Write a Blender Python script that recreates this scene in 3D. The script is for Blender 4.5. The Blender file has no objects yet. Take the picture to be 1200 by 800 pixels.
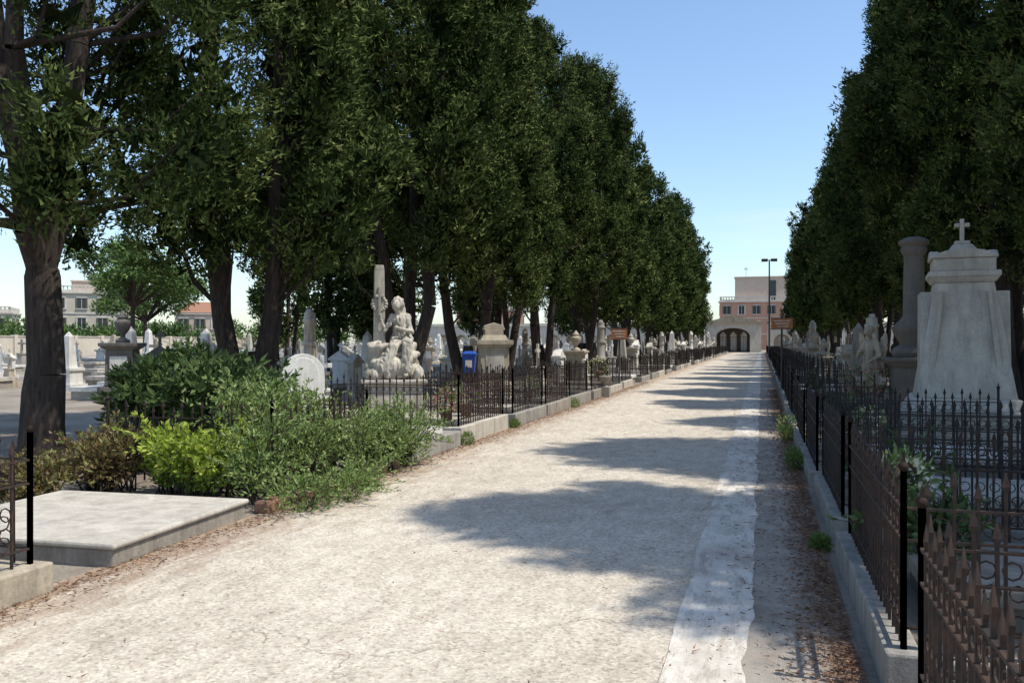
import bpy, math, random
import numpy as np
from mathutils import Vector, Matrix, noise as mnoise
random.seed(7)
scene=bpy.context.scene
COL=scene.collection
# ---------------------------------------------------------------- materials
def new_mat(name):
    m=bpy.data.materials.new(name); m.use_nodes=True
    nt=m.node_tree; nt.nodes.clear()
    out=nt.nodes.new('ShaderNodeOutputMaterial'); b=nt.nodes.new('ShaderNodeBsdfPrincipled')
    nt.links.new(b.outputs[0],out.inputs[0])
    return m,nt,b
def N(nt,t,**kw):
    n=nt.nodes.new(t)
    for k,v in kw.items(): setattr(n,k,v)
    return n
def ramp(nt,fac,stops):
    r=N(nt,'ShaderNodeValToRGB'); el=r.color_ramp.elements
    while len(el)<len(stops): el.new(.5)
    for e,(p,c) in zip(el,stops):
        e.position=p; e.color=(c[0],c[1],c[2],1) if not isinstance(c,float) else (c,c,c,1)
    nt.links.new(fac,r.inputs[0]); return r.outputs[0]
def pos(nt,scale=(1,1,1)):
    g=N(nt,'ShaderNodeNewGeometry'); mp=N(nt,'ShaderNodeMapping'); mp.inputs['Scale'].default_value=scale
    nt.links.new(g.outputs['Position'],mp.inputs[0]); return mp.outputs[0]
def noi(nt,vec,scale,detail=4,rough=.6,dist=0):
    n=N(nt,'ShaderNodeTexNoise'); n.inputs['Scale'].default_value=scale; n.inputs['Detail'].default_value=min(detail,5)
    n.inputs['Roughness'].default_value=rough; n.inputs['Distortion'].default_value=dist
    nt.links.new(vec,n.inputs['Vector']); return n.outputs[0]
def mth(nt,op,a,b=None,c=None,clamp=False):
    n=N(nt,'ShaderNodeMath',operation=op); n.use_clamp=clamp
    for i,x in enumerate((a,b,c)):
        if x is None: continue
        if isinstance(x,(int,float)): n.inputs[i].default_value=x
        else: nt.links.new(x,n.inputs[i])
    return n.outputs[0]
def mix(nt,fac,a,b,mode='MIX'):
    n=N(nt,'ShaderNodeMix',data_type='RGBA',blend_type=mode)
    for s,x in ((n.inputs[0],fac),(n.inputs[6],a),(n.inputs[7],b)):
        if isinstance(x,(int,float)): s.default_value=x
        elif isinstance(x,tuple): s.default_value=(x[0],x[1],x[2],1)
        else: nt.links.new(x,s)
    return n.outputs[2]
def bump(nt,b,h,st,dist=.02):
    n=N(nt,'ShaderNodeBump'); n.inputs['Strength'].default_value=st; n.inputs['Distance'].default_value=dist
    nt.links.new(h,n.inputs['Height']); nt.links.new(n.outputs[0],b.inputs['Normal'])
def stone(name,light,dark,scale=3,dirt=(.06,.055,.05),dirtamt=.6,rough=.85,bs=.5):
    m,nt,b=new_mat(name); p=pos(nt)
    f=mth(nt,'MULTIPLY_ADD',noi(nt,p,scale,4,.65),.6,mth(nt,'MULTIPLY',noi(nt,p,scale*9,3,.7),.4))
    c=ramp(nt,f,[(.32,dark),(.62,light)])
    st=noi(nt,pos(nt,(5,5,.8)),1.2,5,.7)
    d=ramp(nt,st,[(.45,0.0),(.72,1.0)])
    c=mix(nt,mth(nt,'MULTIPLY',d,dirtamt),c,dirt)
    sp=ramp(nt,noi(nt,p,38,3,.8),[(.57,0.0),(.68,1.0)])
    c=mix(nt,mth(nt,'MULTIPLY',sp,.35*dirtamt+.1),c,dirt)
    nt.links.new(c,b.inputs['Base Color']); b.inputs['Roughness'].default_value=rough
    bump(nt,b,noi(nt,p,45,4,.75),bs,.012)
    return m
M={}
M['marble']=stone('marble_weathered',(.56,.52,.445),(.33,.30,.25),2.5,dirt=(.10,.085,.065),dirtamt=.75,rough=.7,bs=.3)
M['marble_w']=stone('marble_white',(.74,.72,.67),(.54,.52,.48),2,dirt=(.20,.18,.15),dirtamt=.45,rough=.6,bs=.2)
M['sand']=stone('sandstone',(.48,.41,.31),(.30,.26,.19),3,dirt=(.09,.075,.06),dirtamt=.65)
M['grey']=stone('grey_stone',(.37,.335,.285),(.22,.20,.17),3,dirt=(.08,.07,.055),dirtamt=.6)
M['kerb']=stone('kerb_stone',(.36,.34,.305),(.22,.205,.18),2,dirt=(.09,.08,.07),dirtamt=.6)
M['dark']=stone('dark_stone',(.17,.155,.135),(.10,.09,.08),3,dirtamt=.5)
M['slab']=stone('slab_stone',(.56,.52,.45),(.38,.35,.30),4,dirt=(.19,.165,.13),dirtamt=.55)
M['terra']=stone('terracotta',(.30,.16,.10),(.18,.11,.08),5,dirtamt=.5)
M['plaster']=stone('plaster_cream',(.58,.51,.41),(.48,.43,.34),.6,dirt=(.25,.22,.18),dirtamt=.4)
M['plaster_w']=stone('plaster_white',(.62,.58,.51),(.46,.43,.37),.5,dirt=(.25,.22,.18),dirtamt=.5)
M['plaster_o']=stone('plaster_orange',(.52,.29,.20),(.43,.23,.165),.6,dirt=(.25,.15,.11),dirtamt=.4)
M['plaster_p']=stone('plaster_pink',(.56,.44,.36),(.48,.38,.30),.6,dirt=(.25,.2,.16),dirtamt=.4)
def flat(name,c,rough=.6,metal=0):
    m,nt,b=new_mat(name); p=pos(nt)
    k=ramp(nt,noi(nt,p,12,4),[(.3,tuple(x*.7 for x in c)),(.7,tuple(min(1,x*1.15) for x in c))])
    nt.links.new(k,b.inputs['Base Color']); b.inputs['Roughness'].default_value=rough; b.inputs['Metallic'].default_value=metal
    return m
M['window']=flat('window_glass',(.03,.035,.04),.2)
M['passage_shade']=flat('painted_recess_shade',(.10,.08,.06),.9)  # dark brown stands in for the shade inside the gate opening
M['shutter']=flat('shutter_paint',(.10,.085,.06),.6)
M['sign_o']=flat('sign_orange',(.42,.15,.05),.5)
M['sign_b']=flat('sign_letters',(.62,.55,.45),.6)
M['blue']=flat('blue_plastic',(.02,.08,.36),.35)
M['metal']=flat('lamp_metal',(.05,.05,.05),.5)
M['tile']=flat('roof_tile',(.30,.15,.09),.85)
def iron(name,c1,c2):
    m,nt,b=new_mat(name); p=pos(nt)
    c=ramp(nt,noi(nt,p,14,4,.7),[(.4,c1),(.62,c2)])
    nt.links.new(c,b.inputs['Base Color']); b.inputs['Roughness'].default_value=.75; b.inputs['Metallic'].default_value=.1
    return m
M['iron']=iron('iron_black',(.016,.015,.015),(.045,.030,.024))
M['rust']=iron('iron_rusty',(.022,.015,.012),(.060,.031,.020))
def leafmat(name,stops,trans=.25,rough=.6):
    m,nt,b=new_mat(name)
    a=N(nt,'ShaderNodeAttribute',attribute_name='tint')
    c=ramp(nt,a.outputs['Fac'],stops)
    nt.links.new(c,b.inputs['Base Color']); b.inputs['Roughness'].default_value=rough
    b.inputs['Specular IOR Level'].default_value=.25
    if trans>0:
        t=N(nt,'ShaderNodeBsdfTranslucent'); nt.links.new(c,t.inputs[0])
        mx=N(nt,'ShaderNodeMixShader'); mx.inputs[0].default_value=trans
        nt.links.new(b.outputs[0],mx.inputs[1]); nt.links.new(t.outputs[0],mx.inputs[2])
        out=[n for n in nt.nodes if n.type=='OUTPUT_MATERIAL'][0]; nt.links.new(mx.outputs[0],out.inputs[0])
    return m
def cypmat(name,stops):
    m=bpy.data.materials.new(name); m.use_nodes=True; nt=m.node_tree; nt.nodes.clear()
    a=N(nt,'ShaderNodeAttribute',attribute_name='tint'); c=ramp(nt,a.outputs['Fac'],stops)
    d=N(nt,'ShaderNodeBsdfDiffuse'); o=N(nt,'ShaderNodeOutputMaterial'); nt.links.new(c,d.inputs[0]); nt.links.new(d.outputs[0],o.inputs[0]); return m
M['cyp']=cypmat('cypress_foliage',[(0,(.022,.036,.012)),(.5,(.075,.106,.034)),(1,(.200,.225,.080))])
M['core']=cypmat('cypress_inner_foliage_shaded',[(0,(.012,.020,.009)),(1,(.034,.048,.018))])  # darker copy of the foliage: inner crown shade put into the leaf colour
M['pine']=leafmat('pine_foliage',[(0,(.03,.06,.015)),(.5,(.07,.13,.03)),(1,(.14,.21,.06))],0,.7)
M['shrub']=leafmat('shrub_leaves',[(0,(.08,.13,.03)),(.5,(.17,.25,.07)),(1,(.34,.42,.16))],.3,.45)
M['yellow']=leafmat('yellow_green_leaves',[(0,(.12,.20,.02)),(.5,(.25,.34,.04)),(1,(.42,.48,.09))],.3,.45)
M['laurel']=leafmat('laurel_leaves',[(0,(.02,.045,.012)),(.5,(.06,.10,.03)),(1,(.13,.19,.07))],.2,.35)
M['brownleaf']=leafmat('brown_red_leaves',[(0,(.07,.05,.02)),(.5,(.17,.11,.05)),(1,(.22,.24,.08))],.25,.5)
M['pink']=leafmat('pink_petals',[(0,(.45,.08,.18)),(.5,(.6,.2,.3)),(1,(.75,.5,.5))],.3,.5)
M['purple']=leafmat('purple_petals',[(0,(.20,.04,.25)),(.5,(.35,.1,.4)),(1,(.5,.3,.5))],.3,.5)
M['cream']=leafmat('cream_petals',[(0,(.6,.5,.15)),(.5,(.75,.7,.5)),(1,(.8,.8,.7))],.3,.5)
M['litter']=leafmat('needle_litter',[(0,(.09,.05,.03)),(.5,(.20,.11,.065)),(1,(.34,.21,.13))],0,.8)
m,nt,b=new_mat('bark'); p=pos(nt,(1,1,.15))
c=ramp(nt,noi(nt,p,22,5,.7),[(.35,(.018,.012,.010)),(.6,(.055,.040,.032)),(.8,(.12,.095,.075))])
nt.links.new(c,b.inputs['Base Color']); b.inputs['Roughness'].default_value=.95; bump(nt,b,noi(nt,p,30,5,.7),1,.03); M['bark']=m
# ground
m,nt,b=new_mat('dry_soil'); p=pos(nt)
c=ramp(nt,noi(nt,p,.5,5,.65),[(.35,(.18,.145,.11)),(.5,(.27,.235,.19)),(.68,(.36,.33,.28))])
c=mix(nt,mth(nt,'MULTIPLY',ramp(nt,noi(nt,p,30,5,.75),[(.5,0.0),(.66,1.0)]),.55),c,(.09,.065,.045))
c=mix(nt,mth(nt,'MULTIPLY',ramp(nt,noi(nt,p,9,5,.75),[(.56,0.0),(.7,1.0)]),.5),c,(.42,.38,.33))
nt.links.new(c,b.inputs['Base Color']); b.inputs['Roughness'].default_value=.95; bump(nt,b,noi(nt,p,25,5,.75),.7,.03); M['soil']=m
# road
m,nt,b=new_mat('worn_concrete_road'); p=pos(nt)
c=ramp(nt,noi(nt,p,.55,5,.68),[(.33,(.39,.34,.275)),(.5,(.53,.475,.395)),(.66,(.62,.565,.48))])
c=mix(nt,.5,c,ramp(nt,noi(nt,pos(nt,(1.4,.55,1)),4,5,.78),[(.33,(.32,.275,.22)),(.6,(.63,.575,.49))]))
v=N(nt,'ShaderNodeTexVoronoi'); v.inputs['Scale'].default_value=58; nt.links.new(p,v.inputs['Vector'])
hs=N(nt,'ShaderNodeSeparateColor'); nt.links.new(v.outputs['Color'],hs.inputs[0])
c=mix(nt,.65,c,ramp(nt,hs.outputs[0],[(0,(.22,.205,.185)),(.22,(.43,.42,.40)),(.6,(.52,.52,.51)),(1,(.69,.68,.65))]),'OVERLAY')
c=mix(nt,mth(nt,'MULTIPLY',ramp(nt,noi(nt,p,18,5,.85),[(.54,0.0),(.64,1.0)]),.38),c,(.24,.195,.15))
c=mix(nt,mth(nt,'MULTIPLY',ramp(nt,noi(nt,p,1.1,5,.8),[(.56,0.0),(.66,1.0)]),.35),c,(.28,.235,.185))
nv=N(nt,'ShaderNodeTexNoise'); nv.inputs['Scale'].default_value=2.2; nv.inputs['Detail'].default_value=5; nt.links.new(p,nv.inputs['Vector'])
va=N(nt,'ShaderNodeVectorMath',operation='MULTIPLY_ADD'); nt.links.new(nv.outputs[1],va.inputs[0]); va.inputs[1].default_value=(.7,.7,.7); nt.links.new(p,va.inputs[2])
vc=N(nt,'ShaderNodeTexVoronoi',feature='DISTANCE_TO_EDGE'); vc.inputs['Scale'].default_value=.55; nt.links.new(va.outputs[0],vc.inputs['Vector'])
cr=ramp(nt,vc.outputs['Distance'],[(.0,1.0),(.008,0.0)])
cr=mth(nt,'MULTIPLY',cr,ramp(nt,noi(nt,p,.8,3),[(.5,0.0),(.6,1.0)]))
c=mix(nt,mth(nt,'MULTIPLY',cr,.5),c,(.16,.13,.10))
sx=N(nt,'ShaderNodeSeparateXYZ'); nt.links.new(p,sx.inputs[0])
e=mth(nt,'MULTIPLY_ADD',sx.outputs[0],-1.5,-5.55)
e=mth(nt,'ADD',e,mth(nt,'MULTIPLY',mth(nt,'SUBTRACT',noi(nt,pos(nt,(2.5,.6,1)),2.5,5,.75),.5),4.2),clamp=True)
c=mix(nt,mth(nt,'MULTIPLY',e,.8),c,ramp(nt,noi(nt,p,60,3,.8),[(.4,(.18,.11,.07)),(.6,(.40,.29,.20))]))
nt.links.new(c,b.inputs['Base Color']); b.inputs['Roughness'].default_value=.92
bump(nt,b,mth(nt,'SUBTRACT',noi(nt,p,48,4,.8),mth(nt,'MULTIPLY',cr,1.5)),.5,.016); M['road']=m
m,nt,b=new_mat('pale_concrete_strip'); p=pos(nt)
c=ramp(nt,noi(nt,p,1.3,5,.7),[(.3,(.44,.40,.34)),(.5,(.64,.60,.53)),(.7,(.72,.685,.62))])
c=mix(nt,mth(nt,'MULTIPLY',ramp(nt,noi(nt,pos(nt,(3,.7,1)),3,5,.8),[(.48,0.0),(.64,1.0)]),.65),c,(.28,.23,.175))
c=mix(nt,mth(nt,'MULTIPLY',ramp(nt,noi(nt,p,45,4,.8),[(.56,0.0),(.66,1.0)]),.5),c,(.2,.15,.11))
nt.links.new(c,b.inputs['Base Color']); b.inputs['Roughness'].default_value=.9; bump(nt,b,noi(nt,p,40,4,.75),.45,.012); M['strip']=m
m,nt,b=new_mat('grey_gutter'); p=pos(nt)
c=ramp(nt,noi(nt,p,1.6,5,.7),[(.3,(.24,.205,.17)),(.55,(.41,.365,.31)),(.75,(.51,.465,.40))])
sx=N(nt,'ShaderNodeSeparateXYZ'); nt.links.new(p,sx.inputs[0])
e=mth(nt,'MULTIPLY_ADD',sx.outputs[0],3.2,-.5)
e=mth(nt,'ADD',e,mth(nt,'MULTIPLY',mth(nt,'SUBTRACT',noi(nt,pos(nt,(2.5,.5,1)),3.5,5,.8),.5),4.0),clamp=True)
c=mix(nt,mth(nt,'MULTIPLY',e,.9),c,ramp(nt,noi(nt,p,75,4,.85),[(.38,(.08,.045,.03)),(.5,(.20,.115,.07)),(.65,(.36,.23,.15))]))
nt.links.new(c,b.inputs['Base Color']); b.inputs['Roughness'].default_value=.95; bump(nt,b,noi(nt,p,60,4,.8),.8,.02); M['gutter']=m
# ---------------------------------------------------------------- mesh builder
class MB:
    def __init__(s): s.v=[];s.f=[];s.m=[];s.s=[]
    def add(s,vs,fs,mat=0,smooth=False):
        o=len(s.v); s.v+= [tuple(x) for x in vs]
        for f in fs: s.f.append(tuple(i+o for i in f)); s.m.append(mat); s.s.append(smooth)
    def frus(s,cx,cy,z0,z1,ax,ay,bx,by,mat=0,rz=0,ox=0,oy=0):
        vs=[]
        for (hx,hy,z,qx,qy) in ((ax,ay,z0,0,0),(bx,by,z1,ox,oy)):
            for sx,sy in ((-1,-1),(1,-1),(1,1),(-1,1)):
                x=sx*hx/2+qx; y=sy*hy/2+qy
                vs.append((cx+x*math.cos(rz)-y*math.sin(rz),cy+x*math.sin(rz)+y*math.cos(rz),z))
        s.add(vs,[(0,3,2,1),(4,5,6,7),(0,1,5,4),(1,2,6,5),(2,3,7,6),(3,0,4,7)],mat)
    def box(s,cx,cy,z0,z1,sx,sy,mat=0,rz=0): s.frus(cx,cy,z0,z1,sx,sy,sx,sy,mat,rz)
    def cyl(s,p0,p1,r0,r1,n=8,mat=0,smooth=True,cap=True):
        p0=Vector(p0);p1=Vector(p1); d=(p1-p0)
        if d.length<1e-6: return
        d.normalize(); a=d.orthogonal().normalized(); c=d.cross(a)
        vs=[]
        for p,r in((p0,r0),(p1,r1)):
            for i in range(n):
                t=2*math.pi*i/n; vs.append(p+a*math.cos(t)*r+c*math.sin(t)*r)
        fs=[(i,(i+1)%n,n+(i+1)%n,n+i) for i in range(n)]
        s.add(vs,fs,mat,smooth)
        if cap: s.add(vs,[tuple(range(n))[::-1],tuple(range(n,2*n))],mat,False)
    def lathe(s,cx,cy,prof,n=20,mat=0,smooth=True):
        vs=[];fs=[]
        for r,z in prof:
            for i in range(n):
                t=2*math.pi*i/n; vs.append((cx+r*math.cos(t),cy+r*math.sin(t),z))
        for k in range(len(prof)-1):
            for i in range(n): fs.append((k*n+i,k*n+(i+1)%n,(k+1)*n+(i+1)%n,(k+1)*n+i))
        s.add(vs,fs,mat,smooth)
        k=len(prof)-1
        s.add(vs,[tuple(range(n))[::-1],tuple(range(k*n,k*n+n))],mat,False)
    def sph(s,c,r,mat=0,n=12,k=8,rot=None,smooth=True):
        vs=[];fs=[]
        if isinstance(r,(int,float)): r=(r,r,r)
        for j in range(k+1):
            ph=math.pi*j/k
            for i in range(n):
                t=2*math.pi*i/n
                q=Vector((r[0]*math.sin(ph)*math.cos(t),r[1]*math.sin(ph)*math.sin(t),r[2]*math.cos(ph)))
                if rot: q=rot@q
                vs.append(q+Vector(c))
        for j in range(k):
            for i in range(n): fs.append((j*n+i,(j+1)*n+i,(j+1)*n+(i+1)%n,j*n+(i+1)%n))
        s.add(vs,fs,mat,smooth)
    def prism(s,poly,y0,y1,mat=0,M4=None):
        n=len(poly); vs=[(x,y0,z) for x,z in poly]+[(x,y1,z) for x,z in poly]
        if M4: vs=[M4@Vector(v) for v in vs]
        s.add(vs,[tuple(range(n)),tuple(range(n,2*n))[::-1]]+[(i,n+i,n+(i+1)%n,(i+1)%n) for i in range(n)],mat)
    def mesh(s,name,mats):
        me=bpy.data.meshes.new(name); me.from_pydata(s.v,[],s.f)
        for x in mats: me.materials.append(x)
        me.polygons.foreach_set('material_index',s.m); me.polygons.foreach_set('use_smooth',s.s)
        me.validate(); me.update(); return me
def ob(name,me,loc=(0,0,0),rz=0,sc=(1,1,1),parent=None,bevel=0):
    o=bpy.data.objects.new(name,me); COL.objects.link(o)
    o.location=loc; o.rotation_euler=(0,0,rz); o.scale=sc if not isinstance(sc,(int,float)) else (sc,)*3
    if parent: o.parent=parent
    if bevel and loc[1]<45:
        m=o.modifiers.new('bevel','BEVEL'); m.width=bevel; m.segments=2; m.limit_method='ANGLE'; m.angle_limit=math.radians(40)
    return o
def empty(name,loc=(0,0,0),rz=0):
    e=bpy.data.objects.new(name,None); COL.objects.link(e); e.location=loc; e.rotation_euler=(0,0,rz); e.empty_display_size=.2; return e
def arr_mesh(name,V,k,tint,mats):
    n=V.shape[0]; me=bpy.data.meshes.new(name)
    me.from_pydata(V.reshape(-1,3).tolist(),[],np.arange(n*k).reshape(n,k).tolist())
    for x in mats: me.materials.append(x)
    a=me.attributes.new('tint','FLOAT','POINT'); a.data.foreach_set('value',np.repeat(np.clip(tint,0,1),k).astype(np.float32))
    me.update(); return me
def nrm(a): return a/np.maximum(np.linalg.norm(a,axis=-1,keepdims=True),1e-9)
def leaves(rng,P,D,L,W,k=3):
    n=len(P); side=nrm(np.cross(D,rng.normal(size=(n,3))))
    l=(L*rng.uniform(.6,1.4,n))[:,None]; w=(W*rng.uniform(.6,1.3,n))[:,None]
    if k==3: return np.stack([P-side*w*.5,P+side*w*.5,P+D*l],1)
    mid=P+D*l*.45
    nn=np.cross(D,side)
    return np.stack([P,mid+side*w*.5+nn*w*.15,P+D*l-nn*w*.1,mid-side*w*.5+nn*w*.15],1)
# ---------------------------------------------------------------- trees
def cypress(seed,H,R,zb,nc,nT,mL,L,W,stems=3,tr=.17,fork=0,lean=(0,0),nI=34,topz=1.9,hws=1.0):
    rng=np.random.default_rng(seed); VS=[];T=[]; tk=MB(); cl=[]; CI=[]; CT=[]
    ph=rng.uniform(0,6.28,6)
    for i in range(nc):
        t=rng.uniform(0,1)**.95; z=zb+t*(H-zb-.8)
        a=rng.uniform(0,6.28)
        wob=1+.15*math.sin(a*2+ph[0]+z*.5)+.12*math.sin(a*3+ph[1]-z*.9)+.09*math.sin(z*1.9+ph[2]+a)
        pr=min(1,.66+t*2.2)*math.sqrt(max(0.02,1-t**topz))*wob
        rho=R*pr*rng.uniform(.25,.95)**.6
        hw=rng.uniform(.3,.68)*(1-.2*t)*R/2.1*hws; hl=rng.uniform(.55,1.1)*hws
        c=np.array([rho*math.cos(a)+lean[0]*t,rho*math.sin(a)+lean[1]*t,z+hl*.3]); ln=np.array([math.cos(a)*.3,math.sin(a)*.3,1.])
        n=int(nT*rng.uniform(.8,1.2)*(.35+hw*1.5))
        u=nrm(rng.normal(size=(n,3))); s=rng.uniform(.62,1.1,n)[:,None]
        q=u*s; q=q*np.array([hw,hw,hl]); q[:,:2]*=(1-.38*u[:,2:3])
        P=c+q[:,2:3]*ln+np.concatenate([q[:,:2],np.zeros((n,1))],1)
        out=np.array([math.cos(a),math.sin(a),0])
        D=nrm(np.concatenate([u[:,:2],np.zeros((n,1))],1)*.9+out*.3+np.array([0,0,.8])+rng.normal(size=(n,3))*.3)
        tt=rng.uniform(.18,.66)+rng.normal(size=n)*.13+ (s[:,0]-.9)*.4  # random tint, plus clump shading painted in: inner tufts darker, outer lighter
        P2=np.repeat(P,mL,0)+np.repeat(D,mL,0)*rng.uniform(-.08,.18,(n*mL,1))+rng.normal(size=(n*mL,3))*.055*(L/.1)**.5
        D2=nrm(np.repeat(D,mL,0)+rng.normal(size=(n*mL,3))*.5)
        VS.append(leaves(rng,P2,D2,L,W)); T.append(np.repeat(tt,mL)+rng.normal(size=n*mL)*.1)
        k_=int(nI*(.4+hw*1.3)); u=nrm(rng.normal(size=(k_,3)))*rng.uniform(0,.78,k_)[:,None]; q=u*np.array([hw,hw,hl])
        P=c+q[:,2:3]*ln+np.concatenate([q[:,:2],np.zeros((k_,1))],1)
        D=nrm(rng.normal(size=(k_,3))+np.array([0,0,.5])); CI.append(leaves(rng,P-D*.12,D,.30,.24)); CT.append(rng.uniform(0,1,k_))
        cl.append((c,hl,t))
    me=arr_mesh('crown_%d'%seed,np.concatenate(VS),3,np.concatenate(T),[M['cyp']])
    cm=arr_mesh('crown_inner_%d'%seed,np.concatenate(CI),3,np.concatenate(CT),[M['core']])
    pts_end=[]
    if fork: tk.cyl((0,0,-.1),(.05,0,fork*.5),tr*1.2,tr*1.06,14,0,True,False); tk.cyl((.05,0,fork*.5),(0,.03,fork),tr*1.06,tr*1.0,14,0,True,False); tk.sph((0,.03,fork),tr*.98,0,14,10)
    for k in range(stems):
        a=k*6.28/stems+rng.uniform(-.4,.4); sp=rng.uniform(.3,.8)*R*.6; top=H*rng.uniform(.6,.85) if k else H*.9
        b0=Vector((0,0,fork-.05)) if fork else Vector((math.cos(a)*.12,math.sin(a)*.12,-.1)); prev=b0; r=tr*rng.uniform(.6,.75) if fork else tr*rng.uniform(.75,1.1); n=9; r_0=r
        for j in range(1,n+1):
            f=j/n; z=fork+(top-fork)*f**1.1
            s=(0 if fork else .12)+sp*min(1,f*1.8)**.8
            p_=Vector((math.cos(a)*s+rng.normal()*.06+lean[0]*f,math.sin(a)*s+rng.normal()*.06+lean[1]*f,z))
            r2=r_0*(1-f)*.95+.025; tk.cyl(prev,p_,r,r2,9,0,True,False); prev=p_; r=r2
            pts_end.append((p_,r2))
    tk.lathe(0,0,[(tr*2.0,-.1),(tr*1.5,.12),(tr*1.28,.5),(tr*1.12,1.0),(tr*.7,1.5)],12,0)
    low=[x for x in cl if x[2]<.45]
    for c,hl,t in low[:46]:
        c=Vector(c); best=min(pts_end,key=lambda e:(e[0]-(c-Vector((0,0,1.1)))).length)
        mid=(best[0]*.45+c*.55)-Vector((0,0,.25)); tk.cyl(best[0],mid,min(best[1],.04),.025,6,0,True,False); tk.cyl(mid,c+Vector((0,0,hl*.3)),.025,.01,5,0,True,False)
    return me,cm,tk.mesh('trunk_%d'%seed,[M['bark']])
def place_tree(var,x,y,rz=0,s=1.0,sz=1.0,name='cypress_tree'):
    e=empty(name,(x,y,0),rz); e.scale=(s,s,s*sz)
    ob('crown',var[0],parent=e); ob('crown_inner',var[1],parent=e); ob('trunk',var[2],parent=e)
    return e
VA=cypress(1,15.8,2.45,3.0,135,62,12,.12,.052,3,.17,0,(0,0),34,2.6)
VB=cypress(2,15,2.3,2.8,130,62,12,.12,.052,4,.16,0,(0,0),34,2.4)
VC=cypress(3,15.2,2.6,3.3,135,62,12,.12,.052,2,.2,0,(0,0),34,2.8)
V1=cypress(4,13,2.6,3.0,100,66,14,.09,.036,4,.20,2.4,(0,0),26,2.2,.85)
FA=cypress(21,15.5,2.5,2.9,100,36,6,.23,.12,3,.17,0,(0,0),26,2.6)
FB=cypress(22,14.6,2.4,2.8,100,36,6,.23,.12,2,.18,0,(0,0),26,2.2)
place_tree(V1,-8.35,8.3,.6)
place_tree(VB,-8.6,13.0,1.0,1.0,.95)
place_tree(VA,-9.0,20.6,2.0,1.08)
place_tree(VC,-8.6,24.6,.3,.98)
LV=[VB,VA,VC]; FV=[FA,FB]
rr=random.Random(3)
y=29.8;i=0
while y<122:
    V_=LV[i%3] if y<44 else FV[i%2]
    place_tree(V_,-8.9+rr.uniform(-.4,.4),y,rr.uniform(0,6),rr.uniform(.88,1.06),rr.uniform(.9,1.08)); i+=1; y+=rr.uniform(5.2,6.8)
i=1
for yy,xx,s_ in ((6.9,6.1,1.0),(11.6,6.1,.98),(16.8,6.1,.93),(21.8,5.8,1.0),(26.6,5.6,1.05),(32,5.4,1)):
    place_tree(LV[i%3],xx,yy,rr.uniform(0,6),s_,rr.uniform(.95,1.02)); i+=1
y=37
while y<122:
    place_tree(LV[i%3] if y<42 else FV[i%2],5.4+rr.uniform(-.35,.35),y,rr.uniform(0,6),rr.uniform(.88,1.05),rr.uniform(.9,1.07)); i+=1; y+=rr.uniform(5,6.4)
for x,yy,s in ((-14,26,.7),(-17.5,29,.62),(-15,33,.7),(-13.5,41,.75),(-22,46,.6),(-30,62,.6),(-14,66,.8),(13,20,1),(12.5,29,1),(12.5,40,1),(12,56,.95),(12,75,.95)):
    place_tree(FV[i%2],x,yy,rr.uniform(0,6),s); i+=1
def clump_tree(seed,clumps,n,L,W,mat,trunk,name,loc,limbs=True):
    rng=np.random.default_rng(seed); VS=[];T=[]; tk=MB()
    for (cx,cy,cz,rx,rz_) in clumps:
        u=nrm(rng.normal(size=(n,3))); s=rng.uniform(.2,1.12,n)[:,None]**.6
        P=np.array([cx,cy,cz])+u*s*np.array([rx,rx,rz_]); D=nrm(u+rng.normal(size=(n,3))*.7+np.array([0,0,.4]))
        VS.append(leaves(rng,P,D,L,W)); T.append(np.clip(rng.uniform(.3,.7)+rng.normal(size=n)*.22,0,1))
        if limbs: 
            b0=Vector((0,0,trunk[0])); mid=Vector((cx*.5,cy*.5,(cz+trunk[0])*.5+.2)); tk.cyl(b0,mid,trunk[1]*.5,trunk[1]*.3,6); tk.cyl(mid,(cx,cy,cz),trunk[1]*.3,.03,6)
    e=empty(name,loc)
    ob('crown',arr_mesh(name+'_crown',np.concatenate(VS),3,np.concatenate(T),[mat]),parent=e)
    if limbs:
        tk.cyl((0,0,-.1),(0,0,trunk[0]),trunk[1],trunk[1]*.6,10); ob('trunk',tk.mesh(name+'_trunk',[M['bark']]),parent=e)
    return e
rp=random.Random(5)
def umb(R,zc,h,n): return [(rp.uniform(-1,1)*R,rp.uniform(-1,1)*R,zc+rp.uniform(-h,h),rp.uniform(.8,1.4),rp.uniform(.45,.8)) for _ in range(n)]
clump_tree(11,umb(2.6,6.2,1.4,22),420,.28,.13,M['pine'],(3.8,.2),'stone_pine_tree',(-39,46,0))
clump_tree(12,umb(2.6,5.2,1.6,20),420,.28,.13,M['pine'],(3.0,.2),'stone_pine_tree',(-43,52,0))
clump_tree(13,umb(3,6,1.6,22),380,.3,.13,M['pine'],(3.8,.2),'stone_pine_tree',(-71,58,0))
cl=[]
for k in range(150):
    a=rp.uniform(0,1); X=-112+rp.uniform(-4,4)+a*52; Y=50+a*82+rp.uniform(-4,4); s=rp.uniform(1.2,2.4); cl.append((X,Y,rp.uniform(1,3.2)+(3.0 if a<.3 else 0),s,s*.9))
clump_tree(14,cl,260,.5,.28,M['pine'],(1,.1),'distant_trees',(0,0,0),False)
cl=[]
for k in range(60):
    X=rp.uniform(8,60); cl.append((X,142+rp.uniform(-3,3),rp.uniform(1,7),2.2,2))
clump_tree(15,cl,200,.5,.28,M['pine'],(1,.1),'distant_trees',(0,0,0),False)
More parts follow.
